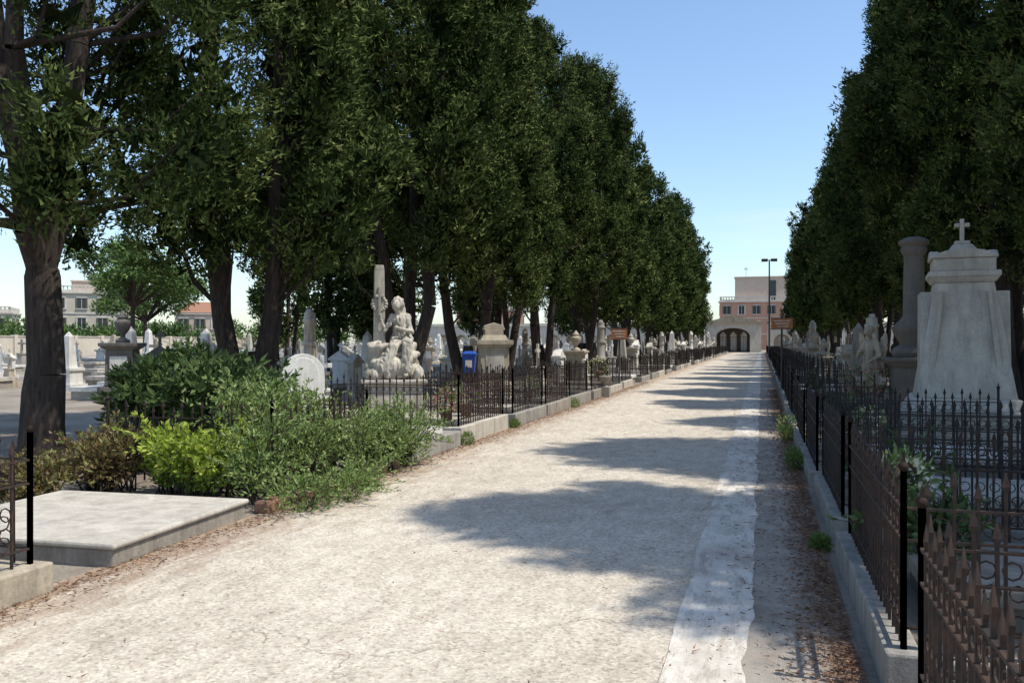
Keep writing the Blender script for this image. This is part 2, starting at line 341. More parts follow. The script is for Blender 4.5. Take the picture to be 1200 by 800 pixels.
# ---------------------------------------------------------------- ground, road
g=MB(); g.add([(-900,-300,0),(900,-300,0),(900,1500,0),(-900,1500,0)],[(0,1,2,3)],0); ob('ground',g.mesh('ground',[M['soil']]))
def ribbon(name,x0,x1,y0,y1,z,step,j0,j1,mat,seed):
    g=MB(); vs=[];n=int((y1-y0)/step)
    for i in range(n+1):
        yy=y0+step*i
        a=mnoise.noise(Vector((yy*.8,seed,0)))+.6*mnoise.noise(Vector((yy*4,seed,3)))
        c_=mnoise.noise(Vector((yy*.8,seed,9)))+.6*mnoise.noise(Vector((yy*4,seed,13)))
        vs+= [(x0+a*j0,yy,z),(x1+c_*j1,yy,z)]
    g.add(vs,[(2*i,2*i+1,2*i+3,2*i+2) for i in range(n)],0); return ob(name,g.mesh(name,[mat]))
ribbon('road',-4.5,.48,-14,128,.004,.1,.05,0,M['road'],1)
ribbon('gutter',-.1,.48,-14,128,.008,.1,.0,0,M['gutter'],2)
ribbon('concrete_strip',-.47,-.06,-14,128,.012,.1,.022,.06,M['strip'],3)
rng=np.random.default_rng(5)
def litter(xs,ys,z):
    P=np.stack([xs,ys,np.full(len(xs),z)+rng.uniform(0,.012,len(xs))],1)
    a=rng.uniform(0,6.28,len(xs)); D=nrm(np.stack([np.cos(a),np.sin(a),rng.uniform(-.05,.25,len(xs))],1))
    return leaves(rng,P,D,.04,.008)
n=17000; ys=1.5+rng.uniform(0,1,n)**1.6*28; xs=.45-np.abs(rng.normal(0,.14,n))
n2=2200; ys2=1.5+rng.uniform(0,1,n2)**1.4*25; xs2=np.minimum(rng.normal(.05,.22,n2),.45)
n3=9000; ys3=3.5+rng.uniform(0,1,n3)**1.4*30; xs3=-4.42+np.abs(rng.normal(0,.18,n3))
n4=500; ys4=2+rng.uniform(0,1,n4)*22; xs4=rng.uniform(-4.3,.2,n4)
V=np.concatenate([litter(a_,b_,.013) for a_,b_ in ((xs,ys),(xs2,ys2),(xs3,ys3),(xs4,ys4))])
ob('pine_needle_litter',arr_mesh('litter',V,3,rng.uniform(0,1,len(V)),[M['litter']]))
# ---------------------------------------------------------------- fence
def fence(pts,z0,h,mat,spacing=.115,rings=False,name='iron_fence',bw=.007):
    f=MB(); P=list(pts)
    def bar(x,y,za,zb_,w): f.frus(x,y,za,zb_,w*2,w*2,w*2,w*2)
    for k in range(len(P)-1):
        a=Vector(P[k]);b_=Vector(P[k+1]); d=b_-a; L=d.length; d.normalize(); ang=math.atan2(d.y,d.x)
        for zz in (z0+.10,z0+h*.80,)+((z0+h*.62,) if rings else ()):
            c=(a+b_)/2; f.box(c.x,c.y,zz-.005,zz+.007,L,.02,0,ang)
        n=max(2,int(round(L/spacing)))
        for i in range(1,n):
            q=a+d*(L*i/n); tall=h if i%2==0 else h*.93
            tall+=random.uniform(-.006,.006); lx=random.uniform(-.008,.008)
            q=q+Vector((random.uniform(-.003,.003),random.uniform(-.003,.003)))
            f.frus(q.x,q.y,z0,z0+tall-.07,bw*2,bw*2,bw*2,bw*2,0,0,lx*d.x,lx*d.y); q=q+d*lx
            f.frus(q.x,q.y,z0+tall-.07,z0+tall-.045,bw*2,bw*2,bw*5,bw*2.4,0,ang)
            f.frus(q.x,q.y,z0+tall-.045,z0+tall+.02,bw*5,bw*2.4,.002,.002,0,ang)
            if rings:
                qc=a+d*(L*(i+.5)/n); R=spacing*.38
                if i<n-1:
                  for (zc,RR) in ((z0+h*.71,R),(z0+.10+R+.012,R),(z0+h*.36,R*.9)):
                    pr=None
                    for t in range(9):
                        th=t*6.283/8; pp=Vector((qc.x+d.x*math.cos(th)*RR,qc.y+d.y*math.cos(th)*RR,zc+math.sin(th)*RR))
                        if pr is not None: f.cyl(pr,pp,.0045,.0045,4,0,False,False)
                        pr=pp
        for q in (a,b_):
            bar(q.x,q.y,z0,z0+h+.01,.013); f.sph((q.x,q.y,z0+h+.03),.024,0,8,6); f.frus(q.x,q.y,z0+h+.045,z0+h+.10,.02,.02,.003,.003)
    return ob(name,f.mesh('iron_fence',[mat]),bevel=0)
def kerb(x0,x1,y0,y1,h,mat,w=.17,name='grave_kerb'):
    k=MB(); cx=(x0+x1)/2; cy=(y0+y1)/2
    for xe in (x0+w/2,x1-w/2):
        nb=max(1,round((y1-y0)/.85)); bl=(y1-y0)/nb
        for q in range(nb):
            k.box(xe+random.uniform(-.008,.008),y0+(q+.5)*bl,-.05,h+random.uniform(-.008,.008),w,bl-.008,0,random.uniform(-.008,.008))
    k.box(cx,y0+w/2,-.05,h-.012,x1-x0-2*w-.02,w-.01); k.box(cx,y1-w/2,-.05,h-.012,x1-x0-2*w-.02,w-.01)
    k.box(cx,cy,-.05,h*.45,x1-x0-2*w+.03,y1-y0-2*w+.01,1)
    o=ob(name,k.mesh('grave_kerb',[mat,M['soil']]),bevel=.015 if y0<40 else 0); return o
# ---------------------------------------------------------------- grave monument kinds
def cross(b,cx,cy,z0,h,w,t,mat=0):
    b.box(cx,cy,z0,z0+h,t,t*.8,mat); b.box(cx-(w+t)/4,cy,z0+h*.62,z0+h*.62+t,(w-t)/2,t*.78,mat); b.box(cx+(w+t)/4,cy,z0+h*.62,z0+h*.62+t,(w-t)/2,t*.78,mat)
def k_round(stone_m,tall=1.1):
    b=MB(); b.box(0,0,-.1,.22,.8,.36); n=12; w=.3
    poly=[(-w,.2),(w,.2),(w,tall-w)]+[(w*math.cos(math.pi*i/n),tall-w+w*math.sin(math.pi*i/n)) for i in range(1,n)]+[(-w,tall-w)]
    b.prism(poly,-.06,.06); b.prism([(x*.72,.1+z*.86) for x,z in poly],-.066,-.055,1); return b,[stone_m,M['marble_w']]
def k_cross(s,h=1.7):
    b=MB(); b.box(0,0,-.1,.25,.9,.7); b.box(0,0,.25,.5,.62,.5); b.frus(0,0,.5,.9,.42,.36,.34,.3); b.box(0,0,.9,.97,.42,.38); cross(b,0,0,.97,h-.97,.45,.1); return b,[s]
def k_urn(s,h=2.0,urn=True):
    b=MB(); q=h/2.2
    b.box(0,0,-.1,.2*q,.95,.85); b.box(0,0,.2*q,.34*q,.82,.74); b.frus(0,0,.34*q,1.2*q,.64,.58,.60,.54); b.frus(0,0,1.2*q,1.28*q,.62,.56,.82,.74); b.box(0,0,1.28*q,1.36*q,.86,.78)
    b.box(0,-.30,.5*q,1.05*q,.4,.02,1)
    if urn: b.lathe(0,0,[(.16,1.36*q),(.16,1.42*q),(.06,1.48*q),(.05,1.54*q),(.14,1.66*q),(.19,1.8*q),(.18,1.86*q),(.10,1.92*q),(.13,1.96*q),(.08,2.02*q),(.02,2.12*q)],18)
    return b,[s,M['marble_w']]
def k_col(s,h=2.4):
    b=MB(); b.box(0,0,-.1,.3,.9,.9); b.box(0,0,.3,.75,.66,.66); b.box(0,0,.75,.84,.76,.76)
    b.lathe(0,0,[(.25,.84),(.25,.90),(.2,.95),(.165,1.0),(.15,h-.3),(.18,h-.28),(.18,h-.22),(.14,h-.2),(.14,h-.05)],18); b.frus(.02,0,h-.05,h+.05,.17,.17,.06,.12); b.lathe(0,0,[(.19,1.5),(.21,1.55),(.19,1.62)],18); return b,[s]
def k_stele(s,h=1.6):
    b=MB(); b.box(0,0,-.1,.25,1.0,.5); b.box(0,0,.25,h-.35,.7,.26); b.box(0,0,h-.35,h-.26,.84,.38); b.prism([(-.40,h-.26),(.40,h-.26),(0,h)],-.16,.16); b.box(0,-.135,.45,h-.5,.5,.02,1); cross(b,0,0,h-.03,.35,.2,.06); return b,[s,M['marble_w']]
def k_obel(s,h=2.4):
    b=MB(); b.box(0,0,-.1,.25,1,1); b.box(0,0,.25,.8,.72,.72); b.box(0,0,.8,.9,.84,.84); b.frus(0,0,.9,h-.2,.46,.46,.26,.26); b.frus(0,0,h-.2,h,.26,.26,.02,.02); return b,[s]
KN={'round':('headstone',k_round),'cross':('stone_cross_monument',k_cross),'urn':('urn_monument',k_urn),'col':('broken_column_monument',k_col),'stele':('stele_tombstone',k_stele),'obel':('obelisk_tombstone',k_obel)}
KM={}
for kk,(nm,fn) in KN.items():
    for sn in ('marble','sand','grey','marble_w'):
        b,ms=fn(M[sn]); KM[(kk,sn)]=b.mesh(nm,ms)
def mon(kk,sn,x,y,rz,s=1,z=0,bevel=.012):
    return ob(KN[kk][0],KM[(kk,sn)],(x,y,z),rz,s,bevel=bevel)
RL=math.radians(90); RRt=math.radians(-90)
def slabmesh(m_):
    b=MB(); b.box(0,0,-.05,.16,.85,1.7); b.box(0,0,.16,.24,.95,1.8,1); return b.mesh('grave_slab',[M['grey'],m_])
SL={'marble':slabmesh(M['marble']),'grey':slabmesh(M['grey']),'slab':slabmesh(M['slab']),'marble_w':slabmesh(M['marble_w'])}
# ---------------------------------------------------------------- LEFT FRONT ROW
kerb(-6.6,-4.32,2.2,4.4,.2,M['sand'])
fence([(-6.5,4.3),(-4.42,4.3),(-4.42,2.3)],.2,.82,M['rust'],.13,True)
s=MB(); s.box(0,0,-.05,.13,1.95,1.75); s.box(0,0,.13,.175,2.0,1.8,1)
ob('grave_slab',s.mesh('big_slab',[M['grey'],M['slab']]),(-5.42,5.82,0),math.radians(3),bevel=.018)
s=MB()
for k in range(9): s.box(random.uniform(-.015,.015),-1.35+k*.335,0,.1+random.uniform(-.02,.02),.16,.32,0,random.uniform(-.08,.08))
ob('grave_edging',s.mesh('edging',[M['terra']]),(-4.45,8.45,0),bevel=.02)
fence([(-6.9,7.75),(-4.85,7.75),(-4.85,9.95),(-6.9,9.95)],.1,.85,M['rust'],.12,True)
s=MB(); s.box(0,0,-.05,.24,2.2,1.9); s.box(-.45,0,.24,.30,1.2,1.6,1); s.box(.75,-.2,.24,.36,.5,1.3,1)
ob('grave_slab',s.mesh('slab3',[M['kerb'],M['marble_w']]),(-5.5,11.3,0),bevel=.015)
mon('round','marble_w',-6.9,11.9,math.radians(40),1.1,.2)
mon('cross','marble_w',-7.4,13.4,math.radians(40),.8)
def plot_left(y0,y1,detail,kind,sn,fmat,sl):
    jx=rr.uniform(-.04,.04); hh=rr.uniform(.2,.27)
    kerb(-6.9,-4.45+jx,y0,y1,hh,M[rr.choice(['kerb','kerb','grey','slab'])])
    fence([(-6.8,y0+.09),(-4.54+jx,y0+.09),(-4.54+jx,y1-.09),(-6.8,y1-.09)],hh,rr.uniform(.72,.86),fmat,.12 if detail else .16,detail)
    if sl: ob('grave_slab',SL[sl],(-5.5,(y0+y1)/2,.05),math.radians(90),(1,.95,1),bevel=.01)
    if kind: mon(kind,sn,-6.35,(y0+y1)/2,RL,rr.uniform(.85,1.05))
plot_left(12.55,15.1,True,None,'marble',M['rust'],'marble')
plot_left(15.3,17.7,True,None,'marble',M['iron'],'marble')
plot_left(17.9,20.2,True,None,'marble',M['rust'],'grey')
kerb(-6.0,-4.45,20.4,22.8,.26,M['kerb']); fence([(-5.9,20.5),(-4.54,20.5),(-4.54,22.7),(-5.9,22.7)],.26,.82,M['iron'],.12,False)
b=MB(); b.box(0,0,-.05,.3,1.15,1.1); b.box(0,0,.3,.5,1.0,.95); b.frus(0,0,.5,.62,.95,.9,.8,.76); b.box(0,0,.62,1.5,.78,.74); b.frus(0,0,1.5,1.6,.78,.74,.98,.92); b.box(0,0,1.6,1.72,1.0,.94); b.frus(0,0,1.72,1.86,.76,.72,.6,.56); b.box(0,0,1.86,2.0,.5,.46); b.prism([(-.3,2.0),(.3,2.0),(.26,2.12),(0,2.2),(-.26,2.12)],-.2,.2); b.box(0,-.375,.75,1.35,.5,.02,1)
ob('capped_pedestal_monument',b.mesh('capped_pedestal',[M['sand'],M['marble']]),(-6.75,21.3,0),math.radians(24),.95,bevel=.015)
kinds=['cross','stele','urn','round','col','cross','obel','urn','stele']
sns=['marble','marble_w','sand','marble','grey','marble_w','marble']
y=23.1;i=0
while y<124:
    w=rr.uniform(2.0,2.6)
    if i%5==3: 
        ob('grave_slab',SL['marble_w'],(-5.5,y+w/2,.05),math.radians(90),(1.2,1,1.2),bevel=.01); mon(kinds[i%9],sns[i%7],-6.5,y+w/2,RL,rr.uniform(.9,1.2))
    else: plot_left(y,y+w,False,kinds[i%9],sns[i%7],M['iron'] if i%3 else M['rust'],['marble','grey',None,'slab'][i%4])
    y+=w+rr.uniform(.15,.5); i+=1
for k in range(42):
    yy=17+k*2.5+rr.uniform(-.4,.4); mon(kinds[(k*4)%9],sns[(k*3)%7],-11.2+rr.uniform(-.4,.4),yy,RRt if k%2 else RL,rr.uniform(.75,1.0),bevel=0)
for k in range(34):
    X=rr.uniform(-18,-12.3); Y=rr.uniform(20,52); kk=rr.choice(['round','cross','stele','obel','urn']); mon(kk,rr.choice(['marble_w','marble_w','marble']),X,Y,rr.uniform(-.1,.1),rr.uniform(.65,.95),bevel=0)
    ob('grave_slab',SL['marble_w'],(X,Y-1.0,0),0,(1,.9,1.5))
for ix in range(11):
    for iy in range(34):
        X=-19-ix*3.1+rr.uniform(-.4,.4); Y=17+iy*3.2+rr.uniform(-.5,.5)
        if rr.random()<.12 or (X>-22 and Y<21): continue
        kk=rr.choice(['round','cross','stele','urn','obel','cross','round','stele']); sn=rr.choice(['marble_w','marble','marble_w','grey','sand'])
        mon(kk,sn,X,Y,rr.choice([0,math.pi])+rr.uniform(-.05,.05),rr.uniform(.65,1.05),bevel=0)
        if rr.random()<.7: ob('grave_slab',SL[rr.choice(['marble_w','marble','slab'])],(X,Y-1.1,0),0,(1,1,1.6))
b,ms=k_urn(M['dark'],2.2); ob('urn_monument',b.mesh('urn_m',ms),(-16.6,19.2,0),.4,(1.15,1.15,1.15),bevel=.02)
b,ms=k_stele(M['dark'],1.5); ob('stele_tombstone',b.mesh('stele_m',ms),(-12.2,15.2,0),.5,1,bevel=.02)
# ---------------------------------------------------------------- statues
def sculpt(parts,voxel,folds=.03,seed=0,fscale=.14,zstretch=.35):
    b=MB()
    for p_ in parts:
        if p_[0]=='e':
            rot=Matrix.Rotation(p_[3][0],3,'X')@Matrix.Rotation(p_[3][1],3,'Y')@Matrix.Rotation(p_[3][2],3,'Z') if len(p_)>3 else None
            b.sph(p_[1],p_[2],0,20,14,rot)
        elif p_[0]=='c':
            b.cyl(p_[1],p_[2],p_[3],p_[4],14); b.sph(p_[1],p_[3],0,12,8); b.sph(p_[2],p_[4],0,12,8)
    me=b.mesh('tmp',[]); o=bpy.data.objects.new('tmp',me); COL.objects.link(o)
    r=o.modifiers.new('r','REMESH'); r.mode='VOXEL'; r.voxel_size=voxel
    sm=o.modifiers.new('s','SMOOTH'); sm.factor=.5; sm.iterations=2
    dg=bpy.context.evaluated_depsgraph_get(); ev=o.evaluated_get(dg); m2=bpy.data.meshes.new_from_object(ev)
    bpy.data.objects.remove(o)
    m2.update()
    nv=[]
    for v in m2.vertices:
        q=v.co
        h=abs(mnoise.noise(Vector((q.x/fscale,q.y/fscale,q.z/fscale*zstretch+seed))))*2-.6
        nv.append(q+v.normal*h*folds)
    for v,c in zip(m2.vertices,nv): v.co=c
    m2.polygons.foreach_set('use_smooth',[True]*len(m2.polygons)); return m2
mourn=empty('mourning_woman_monument',(-6.45,14.3,0),math.radians(28))
pb=MB(); pb.box(0,0,-.05,.35,1.2,1.1); pb.box(0,0,.35,.8,1.0,.92); pb.frus(0,0,.8,.86,1.0,.92,1.14,1.04); pb.box(0,0,.86,.92,1.16,1.06)
ob('pedestal',pb.mesh('pedestal',[M['marble']]),parent=mourn,bevel=.015)
sh=MB(); sh.frus(-.24,.12,1.3,2.9,.22,.19,.18,.16); sh.frus(-.24,.12,2.9,2.99,.18,.16,.15,.16,0,0,.0,.0); sh.box(-.24,.01,2.0,2.6,.05,.05); sh.box(-.24,.012,2.40,2.45,.16,.045)
for k in range(14):
    a=k*.45; sh.sph((-.24+.12*math.cos(a),.06,2.28+.12*math.sin(a)),(.04,.05,.04),0,8,6)
ob('broken_cross_shaft',sh.mesh('shaft',[M['marble']]),parent=mourn,bevel=.01)
me=sculpt([('e',(-.05,0,1.05),(.48,.42,.32)),('e',(-.28,-.05,1.35),(.24,.26,.28)),('e',(.15,.1,1.3),(.33,.3,.3)),('e',(.38,-.05,1.0),(.18,.3,.2)),('e',(-.38,.0,1.1),(.17,.3,.3))],.03,.09,3,.16,1)
me.materials.append(M['marble']); ob('rock_mound',me,parent=mourn)
me=sculpt([('e',(.17,.08,1.62),(.21,.17,.2)),
 ('c',(.17,.06,1.68),(.13,.02,1.98),.16,.13),
 ('c',(-.01,.0,2.05),(.26,.02,2.05),.065,.07),
 ('c',(.11,.0,2.08),(.08,-.05,2.2),.06,.05),
 ('e',(.06,-.095,2.245),(.07,.085,.105),(.3,0,0)),('e',(.055,-.185,2.225),(.013,.02,.022)),
 ('e',(.09,-.01,2.28),(.12,.115,.145),(.2,0,0)),
 ('c',(.13,.08,2.26),(.17,.12,1.9),.09,.12),
 ('c',(.26,.0,2.02),(.32,-.12,1.78),.06,.05),('c',(.32,-.12,1.78),(.08,-.22,1.84),.045,.032),('e',(.05,-.23,1.85),(.05,.035,.03)),
 ('c',(-.01,-.01,2.02),(-.15,-.05,1.80),.055,.045),('c',(-.15,-.05,1.80),(-.22,-.03,2.02),.04,.032),('e',(-.23,-.02,2.06),(.032,.03,.05)),
 ('c',(.24,.0,1.6),(.24,-.3,1.55),.12,.09),('c',(.08,0,1.6),(-.02,-.3,1.5),.12,.09),
 ('c',(.24,-.3,1.55),(.22,-.34,1.12),.09,.12),('c',(-.02,-.3,1.5),(-.18,-.34,1.1),.09,.13),
 ('e',(-.1,-.3,1.15),(.28,.14,.2)),('e',(-.3,-.25,1.0),(.22,.18,.14)),
 ('e',(.2,-.42,1.0),(.05,.1,.035))],.012,.020,5,.05,.3)
me.materials.append(M['marble']); ob('seated_hooded_woman',me,parent=mourn)
ang=empty('angel_statue_monument',(2.05,18.2,0),math.radians(-40))
pb=MB(); pb.box(0,0,-.05,.25,.9,.9); pb.box(0,0,.25,.6,.62,.62); pb.box(0,0,.6,.68,.72,.72); ob('pedestal',pb.mesh('ped2',[M['grey']]),parent=ang,bevel=.015)
me=sculpt([('c',(0,0,.72),(0,0,1.15),.2,.13),('c',(0,0,1.15),(0,-.02,1.5),.13,.13),('c',(-.14,0,1.58),(.14,0,1.58),.06,.06),('c',(0,0,1.6),(0,-.03,1.72),.05,.05),
 ('e',(0,-.05,1.8),(.08,.095,.115)),('e',(0,-.01,1.83),(.095,.09,.1)),('c',(-.15,0,1.56),(-.2,-.1,1.3),.055,.045),('c',(-.2,-.1,1.3),(-.05,-.2,1.42),.04,.03),('c',(.15,0,1.56),(.24,-.06,1.32),.055,.045),('c',(.24,-.06,1.32),(.1,-.2,1.2),.04,.03),
 ('e',(-.18,.13,1.4),(.1,.04,.4),(.1,-.25,0)),('e',(.18,.13,1.4),(.1,.04,.4),(.1,.25,0)),('c',(.04,-.1,1.1),(.08,-.14,.75),.09,.13)],.016,.018,8,.05,.3)
me.materials.append(M['sand']); ob('angel',me,parent=ang)
# ---------------------------------------------------------------- RIGHT ROW
def plot_right(y0,y1,detail,kind,sn,fmat,sl,h=.2,d=3.0,fh=.8):
    jx=rr.uniform(-.02,.05)
    kerb(.49+jx,d,y0,y1,h,M['kerb'],.16)
    fence([(d-.1,y0+.08),(.58+jx,y0+.08),(.58+jx,y1-.08),(d-.1,y1-.08)],h,fh,fmat,.105 if detail else .15,detail)
    if sl: ob('grave_slab',SL[sl],(1.75,(y0+y1)/2,.03),math.radians(90),(1.1,1.0,1.2),bevel=.01)
    if kind: mon(kind,sn,d-.55,(y0+y1)/2,RRt,rr.uniform(.85,1.1))
kerb(.49,3.4,.6,3.75,.2,M['kerb'],.16)
fence([(3.3,3.65),(.6,3.65),(.6,.8)],.2,.74,M['rust'],.09,True)
plot_right(4.15,6.75,True,'stele','grey',M['rust'],'grey',.2,3.4)
plot_right(7.2,9.6,True,'round','grey',M['iron'],'slab',.2,3.2)
plot_right(9.9,12.3,True,None,'marble',M['iron'],'marble_w',.18)
plot_right(12.6,15.0,True,None,'marble',M['iron'],None,.18,1.85,.7)
plot_right(15.3,17.4,False,None,'marble',M['iron'],'marble_w',.2,1.9)
plot_right(17.6,19.8,False,None,'marble',M['iron'],None,.2,1.5)
y=20.1;i=2
while y<124:
    w=rr.uniform(2.0,2.6); plot_right(y,y+w,False,kinds[(i*2)%9],['grey','sand','marble'][i%3],M['iron'] if i%4 else M['rust'],['marble','grey',None,'slab'][i%4],.22)
    y+=w+rr.uniform(.15,.5); i+=1
for k in range(40):
    yy=5+k*2.5+rr.uniform(-.4,.4); mon(kinds[(k*5)%9],sns[(k*2)%7],8.2+rr.uniform(-.5,.5),yy,RRt,rr.uniform(.9,1.2),bevel=0)
tm=MB(); 
tm.box(0,0,-.05,.35,1.75,1.75); tm.box(0,0,.35,.66,1.62,1.62); tm.frus(0,0,.66,.82,1.52,1.52,1.32,1.32)
tm.frus(0,0,.82,2.42,1.24,1.24,.74,.74); tm.frus(0,0,2.42,2.50,.76,.76,.88,.88); tm.box(0,0,2.50,2.58,.90,.90)
tm.box(0,0,2.58,2.76,.78,.78)
for r_ in range(4):
    R4=Matrix.Rotation(r_*math.pi/2,4,'Z')
    n=10; tm.prism([(-.40,2.76),(.40,2.76)]+[(.40*math.cos(math.pi*t/n),2.76+.13*math.sin(math.pi*t/n)) for t in range(1,n)],-.415-.003*r_,-.31,0,R4)
    for sg in (-1,1): tm.prism([(sg*.50,.86),(sg*.41,.86),(sg*.26,2.3),(sg*.31,2.3)][::sg],-.56,-.36,0,R4)
tm.frus(0,0,2.76,2.98,.56,.56,.24,.24); tm.box(0,0,2.98,3.03,.2,.2); cross(tm,0,0,3.03,.32,.2,.06)
ob('tapered_stone_monument',tm.mesh('tapered_monument',[M['slab']]),(2.74,13.5,0),math.radians(-7),bevel=.015)
cm=MB(); cm.box(0,0,-.05,.5,1.0,1.0); cm.box(0,0,.5,1.15,.72,.72); cm.frus(0,0,1.15,1.25,.74,.74,.9,.9); cm.box(0,0,1.25,1.32,.92,.92)
cm.lathe(0,0,[(.34,1.32),(.38,1.4),(.34,1.48),(.22,1.55),(.34,1.75),(.36,1.85),(.22,1.98),(.18,2.05),(.165,3.1),(.2,3.14),(.22,3.2),(.2,3.26),(.25,3.3),(.25,3.36),(.12,3.42)],24)
ob('urn_column_monument',cm.mesh('urn_column',[M['dark']]),(2.55,16.3,0),0,bevel=.015)
mon('urn','grey',3.6,9.0,RRt,.9); mon('cross','grey',3.7,6.0,RRt,.85)
# ---------------------------------------------------------------- shrubs
def shrub(name,loc,clumps,n,L,W,mat,stems=10,up=.5,seed=0,sprig=0,k=4):
    rng=np.random.default_rng(seed); VS=[];T=[]; tk=MB()
    e=empty(name,loc)
    for (cx,cy,cz,rx,ry,rz_) in clumps:
        u=nrm(rng.normal(size=(n,3))); s=rng.uniform(.25,1.1,n)[:,None]**.6
        P=np.array([cx,cy,cz])+u*s*np.array([rx,ry,rz_]); P[:,2]=np.maximum(P[:,2],.02)
        D=nrm(u*.8+rng.normal(size=(n,3))*.6+np.array([0,0,up]))
        VS.append(leaves(rng,P,D,L,W,k)); T.append(np.clip(rng.uniform(.3,.7)+rng.normal(size=n)*.22,0,1))
        for j in range(stems):
            a=Vector((cx+rng.normal()*.05,cy+rng.normal()*.05,0)); uu=nrm(rng.normal(size=3)); uu[2]=abs(uu[2]); t_=Vector((cx+uu[0]*rx*.95,cy+uu[1]*ry*.95,cz+uu[2]*rz_))
            md=a.lerp(t_,.5)+Vector((0,0,.08*min(1,rz_*4))); w_=min(1,rz_*4); tk.cyl(a,md,.012*w_,.008*w_,5,0,True,False); tk.cyl(md,t_,.008*w_,.003,4,0,True,False)
        for j in range(sprig):
            uu=nrm(rng.normal(size=3)); uu[2]=abs(uu[2])*.8; b0=np.array([cx,cy,cz])+uu*np.array([rx,ry,rz_])*.8
            dd=nrm(uu+rng.normal(size=3)*.3+np.array([0,0,.3])); ln=rng.uniform(.2,.48); m_=20
            tt=rng.uniform(0,1,m_)[:,None]; P2=b0+dd*tt*ln+np.array([0,0,-1])*(tt**2)*.1; P2[:,2]=np.maximum(P2[:,2],.02)
            VS.append(leaves(rng,P2,nrm(dd+rng.normal(size=(m_,3))*.8),L,W,k)); T.append(rng.uniform(.4,1,m_))
            tk.cyl(b0,b0+dd*ln-np.array([0,0,.1]),.004,.002,4,0,True,False)
    ob('leaves',arr_mesh(name,np.concatenate(VS),k,np.concatenate(T),[mat]),parent=e)
    ob('stems',tk.mesh(name+'_stems',[M['bark']]),parent=e); return e
rs=random.Random(9)
cl=[(-4.75+rs.uniform(-.35,.4),7.3+t*.21,rs.uniform(.18,.6),rs.uniform(.2,.36),rs.uniform(.22,.4),rs.uniform(.18,.34)) for t in range(14)]
cl+=[(-4.15,7.2,.15,.34,.4,.18),(-4.05,7.8,.13,.3,.4,.16),(-4.2,8.5,.14,.2,.4,.16),(-4.4,9.6,.3,.4,.4,.32),(-4.35,10.0,.45,.4,.35,.38),(-4.45,10.3,.3,.35,.3,.28)]
shrub('overgrown_shrub',(0,0,0),cl,560,.055,.02,M['shrub'],8,.5,1,26)
cl=[(-5.5+rs.uniform(-.3,.3),8.9+rs.uniform(-.9,1.1),rs.uniform(.4,.88),.26,.26,.26) for t in range(9)]
shrub('overgrown_shrub',(0,0,0),cl,300,.06,.025,M['shrub'],8,.5,2,22)
cl=[(-5.6+rs.uniform(-.4,.35),7.4+rs.uniform(-.25,.25),rs.uniform(.2,.55),.23,.23,.2) for t in range(9)]
shrub('yellow_green_shrub',(0,0,0),cl,460,.065,.035,M['yellow'],6,.6,3,14)
cl=[(-6.85+rs.uniform(-.75,.6),9.3+rs.uniform(-.5,.9),rs.uniform(.5,1.3),.34,.34,.24) for t in range(12)]
shrub('laurel_bush',(0,0,0),cl,150,.14,.055,M['laurel'],8,.5,4,18)
cl=[(-6.75+rs.uniform(-.4,.3),7.6+rs.uniform(-.3,.3),rs.uniform(.15,.42),.24,.24,.22) for t in range(7)]
shrub('brown_shrub',(0,0,0),cl,360,.06,.03,M['brownleaf'],8,.5,5,12)
cl=[(-7.1+rs.uniform(-.4,.4),6.9+rs.uniform(-.2,.2),rs.uniform(.08,.25),.22,.22,.15) for t in range(6)]
shrub('brown_shrub',(0,0,0),cl,300,.055,.028,M['brownleaf'],8,.5,6,10)
cl=[(-7.4+rs.uniform(-.4,.4),11.0+rs.uniform(-.5,.5),rs.uniform(.3,.7),.32,.32,.26) for t in range(6)]
shrub('dark_shrub',(0,0,0),cl,320,.08,.035,M['laurel'],8,.5,16,10)
for (x,yy,s_) in ((.40,14.5,.13),(.42,15.4,.2),(.41,11.2,.12),(.4,12.0,.1),(-4.4,15.2,.08),(-4.38,12.5,.1),(-4.36,20.3,.12),(.43,6.95,.06)):
    shrub('weed_plant',(x,yy,0),[(0,0,s_*.8,s_,s_*1.4,s_)],350,.05,.018,M['shrub'],5,.8,int(yy*10),0)
for (x,yy) in ((1.0,5.6),(1.2,8.6),(1.1,15.9),(1.2,13.2),(1.3,24)):
    shrub('grave_plant',(x,yy,.15),[(0,0,.3,.2,.22,.25),(.1,.2,.25,.15,.15,.18)],220,.08,.03,M['laurel'],5,.6,int(yy*7),5)
def flowers(x,yy,z,mat,r=.16,seed=1):
    e=empty('flower_pot',(x,yy,z))
    b=MB(); b.lathe(0,0,[(.08,0),(.11,.17),(.13,.18),(.13,.22),(.1,.2)],14); ob('pot',b.mesh('pot',[M['terra']]),parent=e)
    rng=np.random.default_rng(seed)
    for nm,mt,n_,L_,W_ in(('foliage',M['shrub'],260,.07,.025),('blooms',mat,170,.035,.035)):
        u=nrm(rng.normal(size=(n_,3))); P=np.array([0,0,.32])+u*r*rng.uniform(.7,1.1 if nm=='foliage' else 1.2,n_)[:,None]; D=nrm(u+rng.normal(size=(n_,3))*.5)
        ob(nm,arr_mesh(nm,leaves(rng,P,D,L_,W_,4),4,rng.uniform(0,1,n_),[mt]),parent=e)
flowers(-5.0,14.2,.3,M['purple'],.2,seed=2); flowers(-5.0,13.2,.3,M['pink'],.2,seed=3); flowers(-4.75,25.5,.5,M['cream'],.3,seed=4)
flowers(1.7,17.2,.55,M['pink'],.26,seed=5); flowers(2.0,16.5,.6,M['pink'],.22,seed=6); flowers(1.3,11.6,.25,M['cream'],.2,seed=7); flowers(1.0,10.6,.2,M['pink'],.17,seed=8)
